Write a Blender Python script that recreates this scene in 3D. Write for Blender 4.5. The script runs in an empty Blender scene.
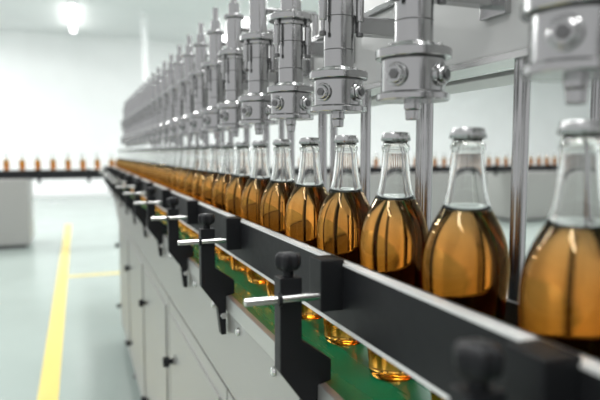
import bpy, bmesh, math, random
from mathutils import Vector, Matrix
random.seed(3)
sc = bpy.context.scene
sc.view_settings.view_transform = 'Standard'
EYE = 1.25
def Z(h): return EYE - h      # h = distance below eye level

# ---------------------------------------------------------------- materials
def mat(name, col, rough=0.5, metal=0.0, noise=None, spec=0.5, coat=0.0, bump=None):
    m = bpy.data.materials.new(name); m.use_nodes = True
    nt = m.node_tree; b = nt.nodes['Principled BSDF']
    b.inputs['Base Color'].default_value = (*col, 1)
    b.inputs['Roughness'].default_value = rough
    b.inputs['Metallic'].default_value = metal
    b.inputs['Specular IOR Level'].default_value = spec
    b.inputs['Coat Weight'].default_value = coat
    tc = nt.nodes.new('ShaderNodeTexCoord')
    if noise:
        sx, sy, sz, amt = noise
        mp = nt.nodes.new('ShaderNodeMapping'); mp.inputs['Scale'].default_value = (sx, sy, sz)
        n = nt.nodes.new('ShaderNodeTexNoise'); n.inputs['Scale'].default_value = 1; n.inputs['Detail'].default_value = 3
        nt.links.new(tc.outputs['Object'], mp.inputs[0]); nt.links.new(mp.outputs[0], n.inputs['Vector'])
        r = nt.nodes.new('ShaderNodeMapRange')
        r.inputs['To Min'].default_value = max(0.02, rough - amt); r.inputs['To Max'].default_value = rough + amt
        nt.links.new(n.outputs['Fac'], r.inputs['Value']); nt.links.new(r.outputs[0], b.inputs['Roughness'])
        mx = nt.nodes.new('ShaderNodeMix'); mx.data_type = 'RGBA'
        mx.inputs['A'].default_value = (*[c * 0.93 for c in col], 1)
        mx.inputs['B'].default_value = (*[min(1, c * 1.06) for c in col], 1)
        nt.links.new(n.outputs['Fac'], mx.inputs['Factor']); nt.links.new(mx.outputs['Result'], b.inputs['Base Color'])
    return m

STEEL = mat('steel', (0.42, 0.42, 0.42), 0.20, 1.0, (40, 40, 3, 0.04))
STEELD = mat('steel_dark', (0.16, 0.16, 0.16), 0.35, 1.0, (60, 60, 60, 0.06))
STEELB = mat('steel_bright', (0.62, 0.62, 0.61), 0.26, 1.0, (30, 2, 30, 0.05))
EDGE = mat('belt_edge_steel', (0.50, 0.50, 0.48), 0.42, 0.8, (30, 2, 30, 0.05))
STRIP = mat('rail_strip', (0.74, 0.74, 0.73), 0.5, 0.3, (30, 2, 30, 0.05))
PANEL = mat('brushed_panel', (0.40, 0.395, 0.38), 0.42, 0.75, (60, 1.5, 60, 0.06))
PAINT = mat('painted_beam', (0.58, 0.58, 0.57), 0.4, 0.3, (4, 4, 4, 0.05))
BLACK = mat('black_plastic', (0.009, 0.0095, 0.011), 0.48, 0, (80, 80, 80, 0.06), spec=0.24)
GREEN = mat('green_belt', (0.003, 0.15, 0.06), 0.28, 0, (30, 3, 30, 0.06), spec=0.4)
WALL = mat('wall_paint', (0.87, 0.88, 0.88), 0.6, 0, (1, 1, 1, 0.05))
CEIL = mat('ceiling_paint', (0.76, 0.77, 0.77), 0.7, 0, (1, 1, 1, 0.05))
FLOOR = mat('epoxy_floor', (0.305, 0.36, 0.335), 0.22, 0, (1.2, 1.2, 1.2, 0.07), spec=0.38)
YELLOW = mat('yellow_paint', (0.66, 0.53, 0.14), 0.35, 0, (8, 8, 8, 0.05), spec=0.35)
WHITE = mat('white_plinth', (0.85, 0.86, 0.86), 0.5, 0, (3, 3, 3, 0.05))
CAP = mat('crown_cap', (0.50, 0.50, 0.50), 0.22, 1.0, (200, 200, 200, 0.05))

def glass_mat(name, col, ior):
    m = bpy.data.materials.new(name); m.use_nodes = True
    nt = m.node_tree; nt.nodes.remove(nt.nodes['Principled BSDF'])
    g = nt.nodes.new('ShaderNodeBsdfGlass'); g.inputs['Color'].default_value = (*col, 1)
    g.inputs['IOR'].default_value = ior; g.inputs['Roughness'].default_value = 0.0
    nt.links.new(g.outputs[0], nt.nodes['Material Output'].inputs['Surface'])
    return m, g
GLASS, _ = glass_mat('clear_glass', (0.98, 0.985, 0.98), 1.46)
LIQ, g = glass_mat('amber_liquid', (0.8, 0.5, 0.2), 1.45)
nt = LIQ.node_tree
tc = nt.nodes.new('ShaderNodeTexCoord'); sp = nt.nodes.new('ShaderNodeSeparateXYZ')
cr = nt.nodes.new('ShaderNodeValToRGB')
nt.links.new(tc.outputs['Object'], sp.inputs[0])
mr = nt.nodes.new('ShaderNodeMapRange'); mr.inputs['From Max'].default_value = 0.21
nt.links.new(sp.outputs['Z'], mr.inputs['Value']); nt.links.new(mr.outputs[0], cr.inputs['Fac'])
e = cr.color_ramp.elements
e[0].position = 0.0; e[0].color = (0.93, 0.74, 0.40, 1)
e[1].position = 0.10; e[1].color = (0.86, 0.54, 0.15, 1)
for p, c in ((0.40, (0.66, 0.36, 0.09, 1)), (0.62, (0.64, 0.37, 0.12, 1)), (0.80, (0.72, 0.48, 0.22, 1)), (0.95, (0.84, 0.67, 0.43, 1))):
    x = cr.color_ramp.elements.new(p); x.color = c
oi = nt.nodes.new('ShaderNodeObjectInfo'); vr = nt.nodes.new('ShaderNodeMapRange')
vr.inputs['To Min'].default_value = 0.93; vr.inputs['To Max'].default_value = 1.05
nt.links.new(oi.outputs['Random'], vr.inputs['Value'])
hs = nt.nodes.new('ShaderNodeHueSaturation')
nt.links.new(vr.outputs[0], hs.inputs['Value']); nt.links.new(cr.outputs[0], hs.inputs['Color'])
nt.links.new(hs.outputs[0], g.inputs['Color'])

def emit(name, col, s):
    m = bpy.data.materials.new(name); m.use_nodes = True
    nt = m.node_tree; b = nt.nodes['Principled BSDF']
    b.inputs['Emission Color'].default_value = (*col, 1); b.inputs['Emission Strength'].default_value = s
    return m
LAMP = emit('lamp_glow', (1, 1, 0.98), 9)

# ---------------------------------------------------------------- mesh builder
class MB:
    def __init__(s): s.v = []; s.f = []; s.m = []; s.sm = []; s.mats = []
    def mi(s, m):
        if m not in s.mats: s.mats.append(m)
        return s.mats.index(m)
    def add(s, vs, fs, m, smooth=False):
        o = len(s.v); s.v += [tuple(v) for v in vs]; k = s.mi(m)
        for f in fs: s.f.append([i + o for i in f]); s.m.append(k); s.sm.append(smooth)
    def box(s, x0, x1, y0, y1, z0, z1, m, bev=0.0):
        bm = bmesh.new(); bmesh.ops.create_cube(bm, size=1)
        for v in bm.verts:
            v.co = Vector(((x0 + x1) / 2 + v.co.x * (x1 - x0), (y0 + y1) / 2 + v.co.y * (y1 - y0), (z0 + z1) / 2 + v.co.z * (z1 - z0)))
        if bev: bmesh.ops.bevel(bm, geom=bm.edges[:], offset=bev, segments=2, profile=0.7, affect='EDGES')
        bm.verts.index_update()
        s.add([v.co.copy() for v in bm.verts], [[v.index for v in f.verts] for f in bm.faces], m); bm.free()
    def prism(s, poly, y0, y1, m, bev=0.0):   # poly in (x,z)
        bm = bmesh.new()
        a = [bm.verts.new((p[0], y0, p[1])) for p in poly]; b = [bm.verts.new((p[0], y1, p[1])) for p in poly]
        n = len(poly); bm.faces.new(a); bm.faces.new(b[::-1])
        for i in range(n): bm.faces.new((a[i], b[i], b[(i + 1) % n], a[(i + 1) % n]))
        bmesh.ops.recalc_face_normals(bm, faces=bm.faces[:])
        if bev: bmesh.ops.bevel(bm, geom=bm.edges[:], offset=bev, segments=2, profile=0.7, affect='EDGES')
        bm.verts.index_update()
        s.add([v.co.copy() for v in bm.verts], [[v.index for v in f.verts] for f in bm.faces], m); bm.free()
    def lathe(s, prof, c, m, seg=32, close0=True, close1=True, loop=False, axis=None, lobes=0, lobe=0.0, smooth=True):
        ax = Vector(axis).normalized() if axis else Vector((0, 0, 1))
        M = Vector((0, 0, 1)).rotation_difference(ax).to_matrix()
        c = Vector(c); vs = []; fs = []
        for r, z in prof:
            for k in range(seg):
                a = 2 * math.pi * k / seg; rr = r * (1 + lobe * math.cos(lobes * a)) if lobes else r
                vs.append(c + M @ Vector((rr * math.cos(a), rr * math.sin(a), z)))
        n = len(prof)
        for i in range(n if loop else n - 1):
            j = (i + 1) % n
            for k in range(seg):
                l = (k + 1) % seg; fs.append([i * seg + k, i * seg + l, j * seg + l, j * seg + k])
        s.add(vs, fs, m, smooth)
        if not loop:
            if close0: s.add(vs[:seg], [list(range(seg))[::-1]], m)
            if close1: s.add(vs[-seg:], [list(range(seg))], m)
    def steps(s, prof, c, m, seg=32, axis=None):
        # turned part: separate wall / chamfer bands so the edges stay crisp
        for r0, r1, z0, z1 in prof:
            h = z1 - z0; bb = min(0.0010, abs(h) * 0.25)
            s.lathe([(r0 - bb, z0), (r0, z0 + bb)], c, m, seg, True, False, axis=axis)
            s.lathe([(r0, z0 + bb), (r1, z1 - bb)], c, m, seg, False, False, axis=axis)
            s.lathe([(r1, z1 - bb), (r1 - bb, z1)], c, m, seg, False, True, axis=axis)
    def cyl(s, p0, p1, r, m, seg=16):
        p0 = Vector(p0); p1 = Vector(p1); d = p1 - p0
        s.lathe([(r, 0), (r, d.length)], p0, m, seg, axis=d)
    def mesh(s, name):
        me = bpy.data.meshes.new(name); me.from_pydata(s.v, [], s.f)
        for m in s.mats: me.materials.append(m)
        me.polygons.foreach_set('material_index', s.m); me.polygons.foreach_set('use_smooth', s.sm)
        me.update(); return me
    def obj(s, name, parent=None, loc=(0, 0, 0)):
        o = bpy.data.objects.new(name, s.mesh(name)); sc.collection.objects.link(o); o.location = loc
        if parent: o.parent = parent
        return o
def link(name, me, loc, parent=None):
    o = bpy.data.objects.new(name, me); sc.collection.objects.link(o); o.location = loc
    if parent: o.parent = parent
    return o
def empty(name, loc=(0, 0, 0)):
    o = bpy.data.objects.new(name, None); sc.collection.objects.link(o); o.location = loc; o.empty_display_size = 0.1
    return o

# ---------------------------------------------------------------- room
YB = 18.0; XL = -7; XR = 20; Y0 = -3; CZ = EYE + 3.29
b = MB(); b.box(XL, XR, Y0, YB, -0.1, 0, FLOOR); b.obj('floor')
b = MB(); b.box(XL, XR, YB, YB + 0.15, -0.1, CZ + 0.1, WALL)
b.obj('wall_back')
b = MB(); b.box(XR, XR + 0.15, Y0, YB + 0.15, -0.1, CZ + 0.1, WALL); b.obj('wall_right')
b = MB(); b.box(XL, XR, Y0, YB, CZ, CZ + 0.1, CEIL); b.obj('ceiling')
b = MB(); b.box(XL, XR, YB - 0.35, YB, 0, 0.14, WHITE, 0.01); b.obj('baseboard_back')
b = MB(); b.box(XL, XR, YB - 0.06, YB, CZ - 0.09, CZ, WHITE); b.obj('trim_1')
b = MB(); b.box(-0.225, -0.125, -2.5, 10.8, 0.0, 0.002, YELLOW); b.box(-0.125, 2.5, 6.2, 6.29, 0.0, 0.002, YELLOW)
b.obj('floor_marking')
b = MB(); b.lathe([(0.07, 0), (0.07, CZ)], (1.56, 14.4, 0), WHITE, 20); b.lathe([(0.11, 0), (0.11, 0.03)], (1.56, 14.4, CZ - 0.03), WHITE, 20)
b.obj('service_pipe')

def tube(x, y, L=2.6):
    b = MB(); b.box(x - 0.09, x + 0.09, y - L / 2 - 0.05, y + L / 2 + 0.05, CZ - 0.05, CZ, WHITE, 0.008)
    b.cyl((x, y - L / 2, CZ - 0.11), (x, y + L / 2, CZ - 0.11), 0.06, LAMP, 16)
    b.box(x - 0.03, x + 0.03, y - L / 2, y - L / 2 + 0.05, CZ - 0.08, CZ - 0.04, WHITE); b.box(x - 0.03, x + 0.03, y + L / 2 - 0.05, y + L / 2, CZ - 0.08, CZ - 0.04, WHITE)
    b.obj('ceiling_light')
for x in (0.0, 4.0, 8.5):
    tube(x, 15.4)
tube(-3.6, 15.4)
def area(x, y, sx, sy, p):  # added light just under the ceiling, no fixture modelled
    l = bpy.data.lights.new('added_area_light', 'AREA'); l.shape = 'RECTANGLE'; l.size = sx; l.size_y = sy; l.energy = p
    l.color = (1.0, 0.995, 0.99)
    o = bpy.data.objects.new('added_area_light', l); sc.collection.objects.link(o); o.location = (x, y, CZ - 0.02)
for x in (-2.6, 1.0, 5.0):
    for y in (-0.8, 3.0, 7.0):
        area(x, y, 0.3, 2.6, 94)  # added overhead lighting for the bottling line
for x in (-2.6, 4, 10):
    area(x, 11.0, 0.4, 2.0, 310)  # added to brighten the far walls
area(10, 5, 0.6, 3, 210)  # this and the next ones also added for wall brightness
area(15, 9, 0.6, 3, 480)
area(-4.5, 15.0, 0.5, 2.6, 210)

# ---------------------------------------------------------------- bottle
L = 0.336
ZB = Z(0.2576)
LEVEL = 0.2045
def body_prof():
    return [(0.0, 0.006), (0.012, 0.004), (0.021, 0.0), (0.0255, 0.001), (0.0275, 0.005), (0.0285, 0.018), (0.0308, 0.045), (0.0338, 0.08),
            (0.0366, 0.110), (0.0384, 0.131), (0.0393, 0.146), (0.0393, 0.156), (0.0384, 0.166), (0.0364, 0.1755), (0.0333, 0.1845), (0.0296, 0.1925), (0.0258, 0.1995), (0.0232, LEVEL)]
neck_o = [(0.0232, LEVEL), (0.0212, 0.2095), (0.0195, 0.2155), (0.0180, 0.223), (0.0167, 0.233), (0.0155, 0.245), (0.0146, 0.256), (0.0144, 0.2585),
          (0.0156, 0.2600), (0.0156, 0.2640), (0.0142, 0.2655), (0.0139, 0.2715)]
def bottle_mesh(seg=48):
    b = MB()
    p = body_prof()
    p[0] = (0.0003, p[0][1])
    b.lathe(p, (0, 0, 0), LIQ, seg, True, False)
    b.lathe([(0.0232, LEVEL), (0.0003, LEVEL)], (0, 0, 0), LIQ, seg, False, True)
    t = 0.0022
    inner = [(r - t, z) for r, z in neck_o[:7]][::-1]
    prof = neck_o + [(0.0120, 0.2715)] + inner
    prof = [(r, z + 0.0002) for r, z in prof]
    b.lathe(prof, (0, 0, 0), GLASS, seg, loop=True)
    # crown cap with crimped skirt
    b.lathe([(0.0144, 0.2700), (0.0163, 0.2702), (0.0156, 0.2748)], (0, 0, 0), CAP, 84, False, False, lobes=21, lobe=0.035)
    b.lathe([(0.0156, 0.2748), (0.0152, 0.2780), (0.0146, 0.2793)], (0, 0, 0), CAP, 42, False, False)
    b.lathe([(0.0146, 0.2793), (0.010, 0.2800), (0.0003, 0.2800)], (0, 0, 0), CAP, 42, False, True)
    return b.mesh('glass_bottle')
BM = bottle_mesh()
SP = 0.1305
for i in range(-1, 38):
    o = link('glass_bottle', BM, (L, 0.318 + SP * i, ZB)); o.rotation_euler[2] = random.random() * 6

# ---------------------------------------------------------------- conveyor
conv = empty('bottling_conveyor')
XS = 0.2446; YE = 4.0; YN = -1.2; YF = 5.3; XBK = 0.80
b = MB()
b.box(XS + 0.006, 0.43, YN, YF, ZB - 0.012, ZB, GREEN, 0.0015)
b.obj('belt', conv)
b = MB()
b.box(XS - 0.004, XS + 0.006, YN, YF, ZB - 0.024, ZB + 0.003, EDGE, 0.0015)
b.box(0.43, 0.44, YN, YF, ZB - 0.03, ZB + 0.01, STEELB, 0.0015)
b.box(XS + 0.006, XBK, YN, YE, ZB - 0.05, ZB - 0.0125, PANEL)
b.box(0.44, XBK, YN, YE, ZB - 0.0125, ZB - 0.002, PANEL)
b.obj('belt_frame', conv)
b = MB()
b.box(XS + 0.012, XBK - 0.01, YN, YE, 0.09, ZB - 0.05, STEELD)          # carcass
b.box(XS, XS + 0.012, YN, YE, Z(0.43), ZB - 0.025, PANEL, 0.003)           # upper fascia
seams = [YN, -0.2, 0.55, 1.02, 1.75, 2.45, 3.2, YE]
for a, c in zip(seams[:-1], seams[1:]):
    b.box(XS, XS + 0.012, a + 0.004, c - 0.004, 0.12, Z(0.436), PANEL, 0.004)
b.box(XS + 0.002, XBK, YE - 0.004, YE + 0.004, 0.09, ZB - 0.05, PANEL, 0.001)
b.box(XS + 0.03, XBK - 0.03, YN + 0.02, YE - 0.03, 0.03, 0.12, STEELD)
for y in [s_ + 0.08 for s_ in seams[:-1]] + [YE - 0.08]:
    for x in (XS + 0.04, XBK - 0.06):
        b.lathe([(0.03, 0), (0.03, 0.012), (0.012, 0.016), (0.012, 0.1)], (x, y, 0), STEELD, 16)
for a, c in zip(seams[:-1], seams[1:]):
    b.box(XS - 0.005, XS + 0.002, a + 0.05, c - 0.05, 0.20, Z(0.47), PANEL, 0.004)
    for h in (0.60, 1.0):
        b.steps([(0.008, 0.007, 0, 0.012), (0.016, 0.014, 0.012, 0.028)], (XS - 0.004, c - 0.09, Z(h)), BLACK, 20, axis=(-1, 0, 0))
y = -0.4
while y < YE:
    b.steps([(0.0075, 0.0065, 0, 0.005)], (XS, y, Z(0.300)), STEELB, 6, axis=(-1, 0, 0))
    y += 0.19
b.obj('cabinet', conv)
b = MB()
b.box(XS + 0.006, 0.43, YE, YF, ZB - 0.05, ZB - 0.0125, PANEL, 0.002)
bm_pts = [(YE, ZB - 0.05), (YF - 0.25, ZB - 0.05), (YE, ZB - 0.30)]
for x in (XS + 0.02, 0.41):   # gusset plates carrying the overhanging outfeed
    vs = [(x - 0.006, *p) for p in bm_pts] + [(x + 0.006, *p) for p in bm_pts]
    b.add(vs, [[0, 1, 2], [5, 4, 3], [0, 3, 4, 1], [1, 4, 5, 2], [2, 5, 3, 0]], PANEL)
b.obj('outfeed_frame', conv)
# guide rails
b = MB()
RT = 0.1205; RB = 0.190
b.box(0.266, 0.276, YN, YF, Z(RB), Z(RT + .003), BLACK, 0.0012)
b.box(0.2655, 0.2800, YN, YF, Z(RT + .003), Z(RT), STRIP, 0.0006)
b.box(0.276, 0.2800, YN, YF, Z(RT + .012), Z(RT), STRIP, 0.0006)
b.box(0.266, 0.278, YN, YF, Z(RB + .005), Z(RB), STRIP, 0.0008)
b.obj('guide_rail', conv)
b = MB()
b.box(0.396, 0.404, YN, YF, Z(0.200), Z(0.148), BLACK, 0.0012)
y = -0.9
while y < YF:
    b.box(0.404, 0.412, y - 0.012, y + 0.012, ZB + 0.004, Z(0.16), STEEL, 0.001); b.box(0.404, 0.436, y - 0.012, y + 0.012, ZB + 0.002, ZB + 0.010, STEEL, 0.001)
    y += 0.37
b.obj('rear_guide_rail', conv)
# clamp brackets
b = MB()
P = [(0.1965, .134), (0.2215, .134), (0.2215, .203), (0.2560, .228), (0.2560, .252), (0.2400, .256), (0.2400, .325), (0.2310, .325), (0.2250, .275), (0.1965, .236)]
P = [(x, Z(h)) for x, h in P]
b.prism(P, -0.010, 0.010, BLACK, 0.0015)
b.steps([(0.006, 0.006, 0, 0.012)], (0.209, 0, Z(0.135)), BLACK, 16)
b.lathe([(0.008, 0), (0.0125, 0.003), (0.0135, 0.007), (0.0135, 0.015), (0.0118, 0.0185), (0.004, 0.020), (0.0003, 0.020)], (0.209, 0, Z(0.127)), BLACK, 48, lobes=6, lobe=0.09)
# guide rod clamped against the near face of the upright, running to the rail block
RY = -0.0125
b.cyl((0.158, RY, Z(0.155)), (0.262, RY, Z(0.155)), 0.0044, STEELB, 20)
b.lathe([(0.0044, 0), (0.0033, 0.0015)], (0.158, RY, Z(0.155)), STEELB, 20, axis=(-1, 0, 0))
b.cyl((0.1965, RY, Z(0.155)), (0.1925, RY, Z(0.155)), 0.0075, BLACK, 20)
b.box(0.240, 0.2675, -0.018, 0.016, Z(0.172), Z(0.116), BLACK, 0.002)
b.lathe([(0.007, 0), (0.006, 0.003)], (0.2355, -0.0105, Z(0.29)), STEELB, 6, axis=(0, -1, 0))
CM = b.mesh('clamp')
ys = [0.265, 0.585, 1.01, 1.40]
while ys[-1] < 4.8: ys.append(ys[-1] + 0.44)
for i, y in enumerate([-0.1] + ys):
    link('rail_clamp_%d' % (i + 1), CM, (0, y, 0), conv)

# ---------------------------------------------------------------- filling machine
fill = empty('filling_machine')
XP = 0.452
b = MB()
EY = 4.6
b.box(0.440, 0.500, -1.0, EY, Z(-0.100), Z(-0.108), STEELB, 0.001)
b.box(0.444, 0.500, -1.0, EY, Z(-0.108), Z(-0.215), PAINT, 0.003)
b.box(0.438, 0.500, -1.0, EY, Z(-0.215), Z(-0.224), STEEL, 0.001)
b.box(0.52, 0.60, -1.0, EY, Z(-0.098), Z(-0.30), PAINT, 0.003)
b.obj('manifold_beam', fill)
b = MB()
y = 0.516 - 0.185 * 7
k = 0
zt = ZB - 0.002
while y < 3.95:
    b.cyl((XP + 0.004, y, zt), (XP + 0.004, y, Z(-0.102)), 0.0088, STEEL, 24)
    b.steps([(0.016, 0.016, 0, 0.008), (0.012, 0.012, 0.008, 0.016)], (XP + 0.004, y, zt), STEEL, 24)
    if k % 2 == 0:
        b.cyl((0.56, y + 0.178, zt), (0.56, y + 0.178, Z(-0.1)), 0.0088, STEEL, 24)
        b.steps([(0.016, 0.016, 0, 0.008)], (0.56, y + 0.178, zt), STEEL, 24)
    y += 0.185; k += 1
b.obj('support_posts', fill)
# filling head
b = MB()
c0 = (0, 0, 0)
b.steps([(0.0072, 0.0080, 0.034, 0.045), (0.0090, 0.0090, 0.045, 0.055),
         (0.0385, 0.0385, 0.054, 0.0615), (0.0335, 0.0335, 0.061, 0.098), (0.0400, 0.0400, 0.0975, 0.1075),
         (0.0265, 0.0235, 0.107, 0.114), (0.0205, 0.0205, 0.113, 0.213),
         (0.0250, 0.0250, 0.207, 0.2145), (0.0365, 0.0365, 0.214, 0.224), (0.0260, 0.0260, 0.224, 0.2285),
         (0.0175, 0.0175, 0.228, 0.296), (0.0240, 0.0240, 0.296, 0.303), (0.0130, 0.0130, 0.303, 0.330), (0.0075, 0.0075, 0.330, 0.362)], c0, STEEL, 40)
b.steps([(0.0338, 0.0338, 0.0620, 0.0632), (0.0338, 0.0338, 0.0955, 0.0970), (0.0208, 0.0208, 0.136, 0.138), (0.0208, 0.0208, 0.18, 0.1815)], c0, STEELD, 40)
for dx, dy in ((-.86, -.51), (.39, -.92), (.3, .95)):
    d = Vector((dx, dy, 0)).normalized(); p = d * 0.031 + Vector((0, 0, 0.079))
    b.steps([(0.0120, 0.0120, 0, 0.0065), (0.0095, 0.0088, 0.0065, 0.0100)], p, STEEL, 24, axis=d)
    b.steps([(0.0055, 0.0055, 0.0100, 0.0115)], p, STEELD, 6, axis=d)
for a in range(8):                       # flange bolts
    t = a * math.pi / 4 + 0.3
    b.steps([(0.003, 0.003, 0, 0.003)], (0.035 * math.cos(t), 0.035 * math.sin(t), 0.1075), STEELB, 6)
    b.steps([(0.0028, 0.0028, 0, 0.003)], (0.032 * math.cos(t), 0.032 * math.sin(t), 0.2235), STEELB, 6)
# slim pneumatic actuators hanging from the upper flange
for dx, dy in ((-.95, -.3), (.85, -.5)):
    d = Vector((dx, dy, 0)).normalized() * 0.0285
    b.steps([(0.0030, 0.0030, 0.158, 0.176), (0.0055, 0.0055, 0.174, 0.205), (0.0040, 0.0040, 0.205, 0.216)], (d.x, d.y, 0), STEEL, 16)
    b.steps([(0.0048, 0.0048, 0.154, 0.160)], (d.x, d.y, 0), STEELD, 16)
# support arm to the beam
b.box(0.015, 0.112, -0.010, 0.010, 0.160, 0.184, STEEL, 0.002)
b.box(0.100, 0.112, -0.022, 0.022, 0.150, 0.198, STEEL, 0.002)
b.cyl((0.01, 0, 0.275), (0.12, 0, 0.275), 0.007, STEEL, 14)
b.cyl((0.12, 0, 0.275), (0.12, 0, 0.222), 0.007, STEEL, 14)
HM = b.mesh('filling_head')
ys = [0.325, 0.545, 0.735, 0.925]
while ys[-1] < EY - 0.2: ys.append(ys[-1] + 0.185)
for i, y in enumerate([0.12] + ys):
    link('filling_head_%d' % (i + 1), HM, (L, y, EYE), fill)

# ---------------------------------------------------------------- second line across the hall
far = empty('background_conveyor')
FY = 8.6; FZ = Z(0.30)
b = MB()
b.box(-4.5, 12, FY - 0.09, FY + 0.12, FZ - 0.05, FZ, PANEL, 0.003)
b.box(-4.5, 12, FY - 0.10, FY - 0.085, FZ - 0.06, FZ + 0.06, BLACK, 0.003)
b.box(-4.5, 12, FY - 0.10, FY - 0.08, FZ + 0.061, FZ + 0.066, STEELB, 0.001)
x = -4.2
while x < 12:
    b.box(x - 0.02, x + 0.02, FY - 0.14, FY - 0.10, FZ - 0.12, FZ + 0.08, BLACK, 0.003); x += 0.62
b.obj('frame', far)
b = MB()
for x0, x1 in ((-4.5, -0.60), (3.2, 6.6), (7.2, 12)):
    b.box(x0, x1, FY - 0.35, FY + 0.45, 0.06, FZ - 0.05, PANEL, 0.01)
    b.box(x0 + 0.05, x1 - 0.05, FY - 0.3, FY + 0.4, 0.0, 0.06, STEELD)
    k = x0 + 0.1
    while k + 0.9 < x1:
        b.box(k, k + 0.9, FY - 0.36, FY - 0.34, 0.14, FZ - 0.14, PANEL, 0.005); k += 1.0
for x in (1.6, 2.6):
    b.box(x - 0.02, x + 0.02, FY - 0.03, FY + 0.03, 0, FZ - 0.04, STEEL, 0.002)
b.obj('cabinets', far)
b = MB()
x = -4.3
while x < 11.8:
    c = (x, FY + 0.01, 0)
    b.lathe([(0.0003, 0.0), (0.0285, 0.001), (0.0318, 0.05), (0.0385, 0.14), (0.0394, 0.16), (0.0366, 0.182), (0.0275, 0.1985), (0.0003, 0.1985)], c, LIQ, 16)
    b.lathe([(0.0275, 0.199), (0.020, 0.212), (0.0168, 0.232), (0.0146, 0.268), (0.012, 0.268), (0.014, 0.232), (0.0172, 0.212), (0.0245, 0.199)], c, GLASS, 16, loop=True)
    b.lathe([(0.016, 0.267), (0.016, 0.276), (0.013, 0.280)], c, CAP, 16)
    x += 0.19
b.obj('bottle_row', None, (0, 0, FZ))

# ---------------------------------------------------------------- world, camera
w = bpy.data.worlds.new('world'); sc.world = w; w.use_nodes = True
w.node_tree.nodes['Background'].inputs[0].default_value = (0.98, 0.99, 1.0, 1)
w.node_tree.nodes['Background'].inputs[1].default_value = 0.8
cd = bpy.data.cameras.new('camera'); cam = bpy.data.objects.new('camera', cd); sc.collection.objects.link(cam)
cam.location = (0, 0, EYE); cd.lens = 35; cd.sensor_width = 36; cd.clip_start = 0.02
cam.rotation_euler = (math.radians(90 - 4.7), 0, -math.radians(20.85))
cd.dof.use_dof = True; cd.dof.focus_distance = 0.80; cd.dof.aperture_fstop = 3.9
sc.camera = cam
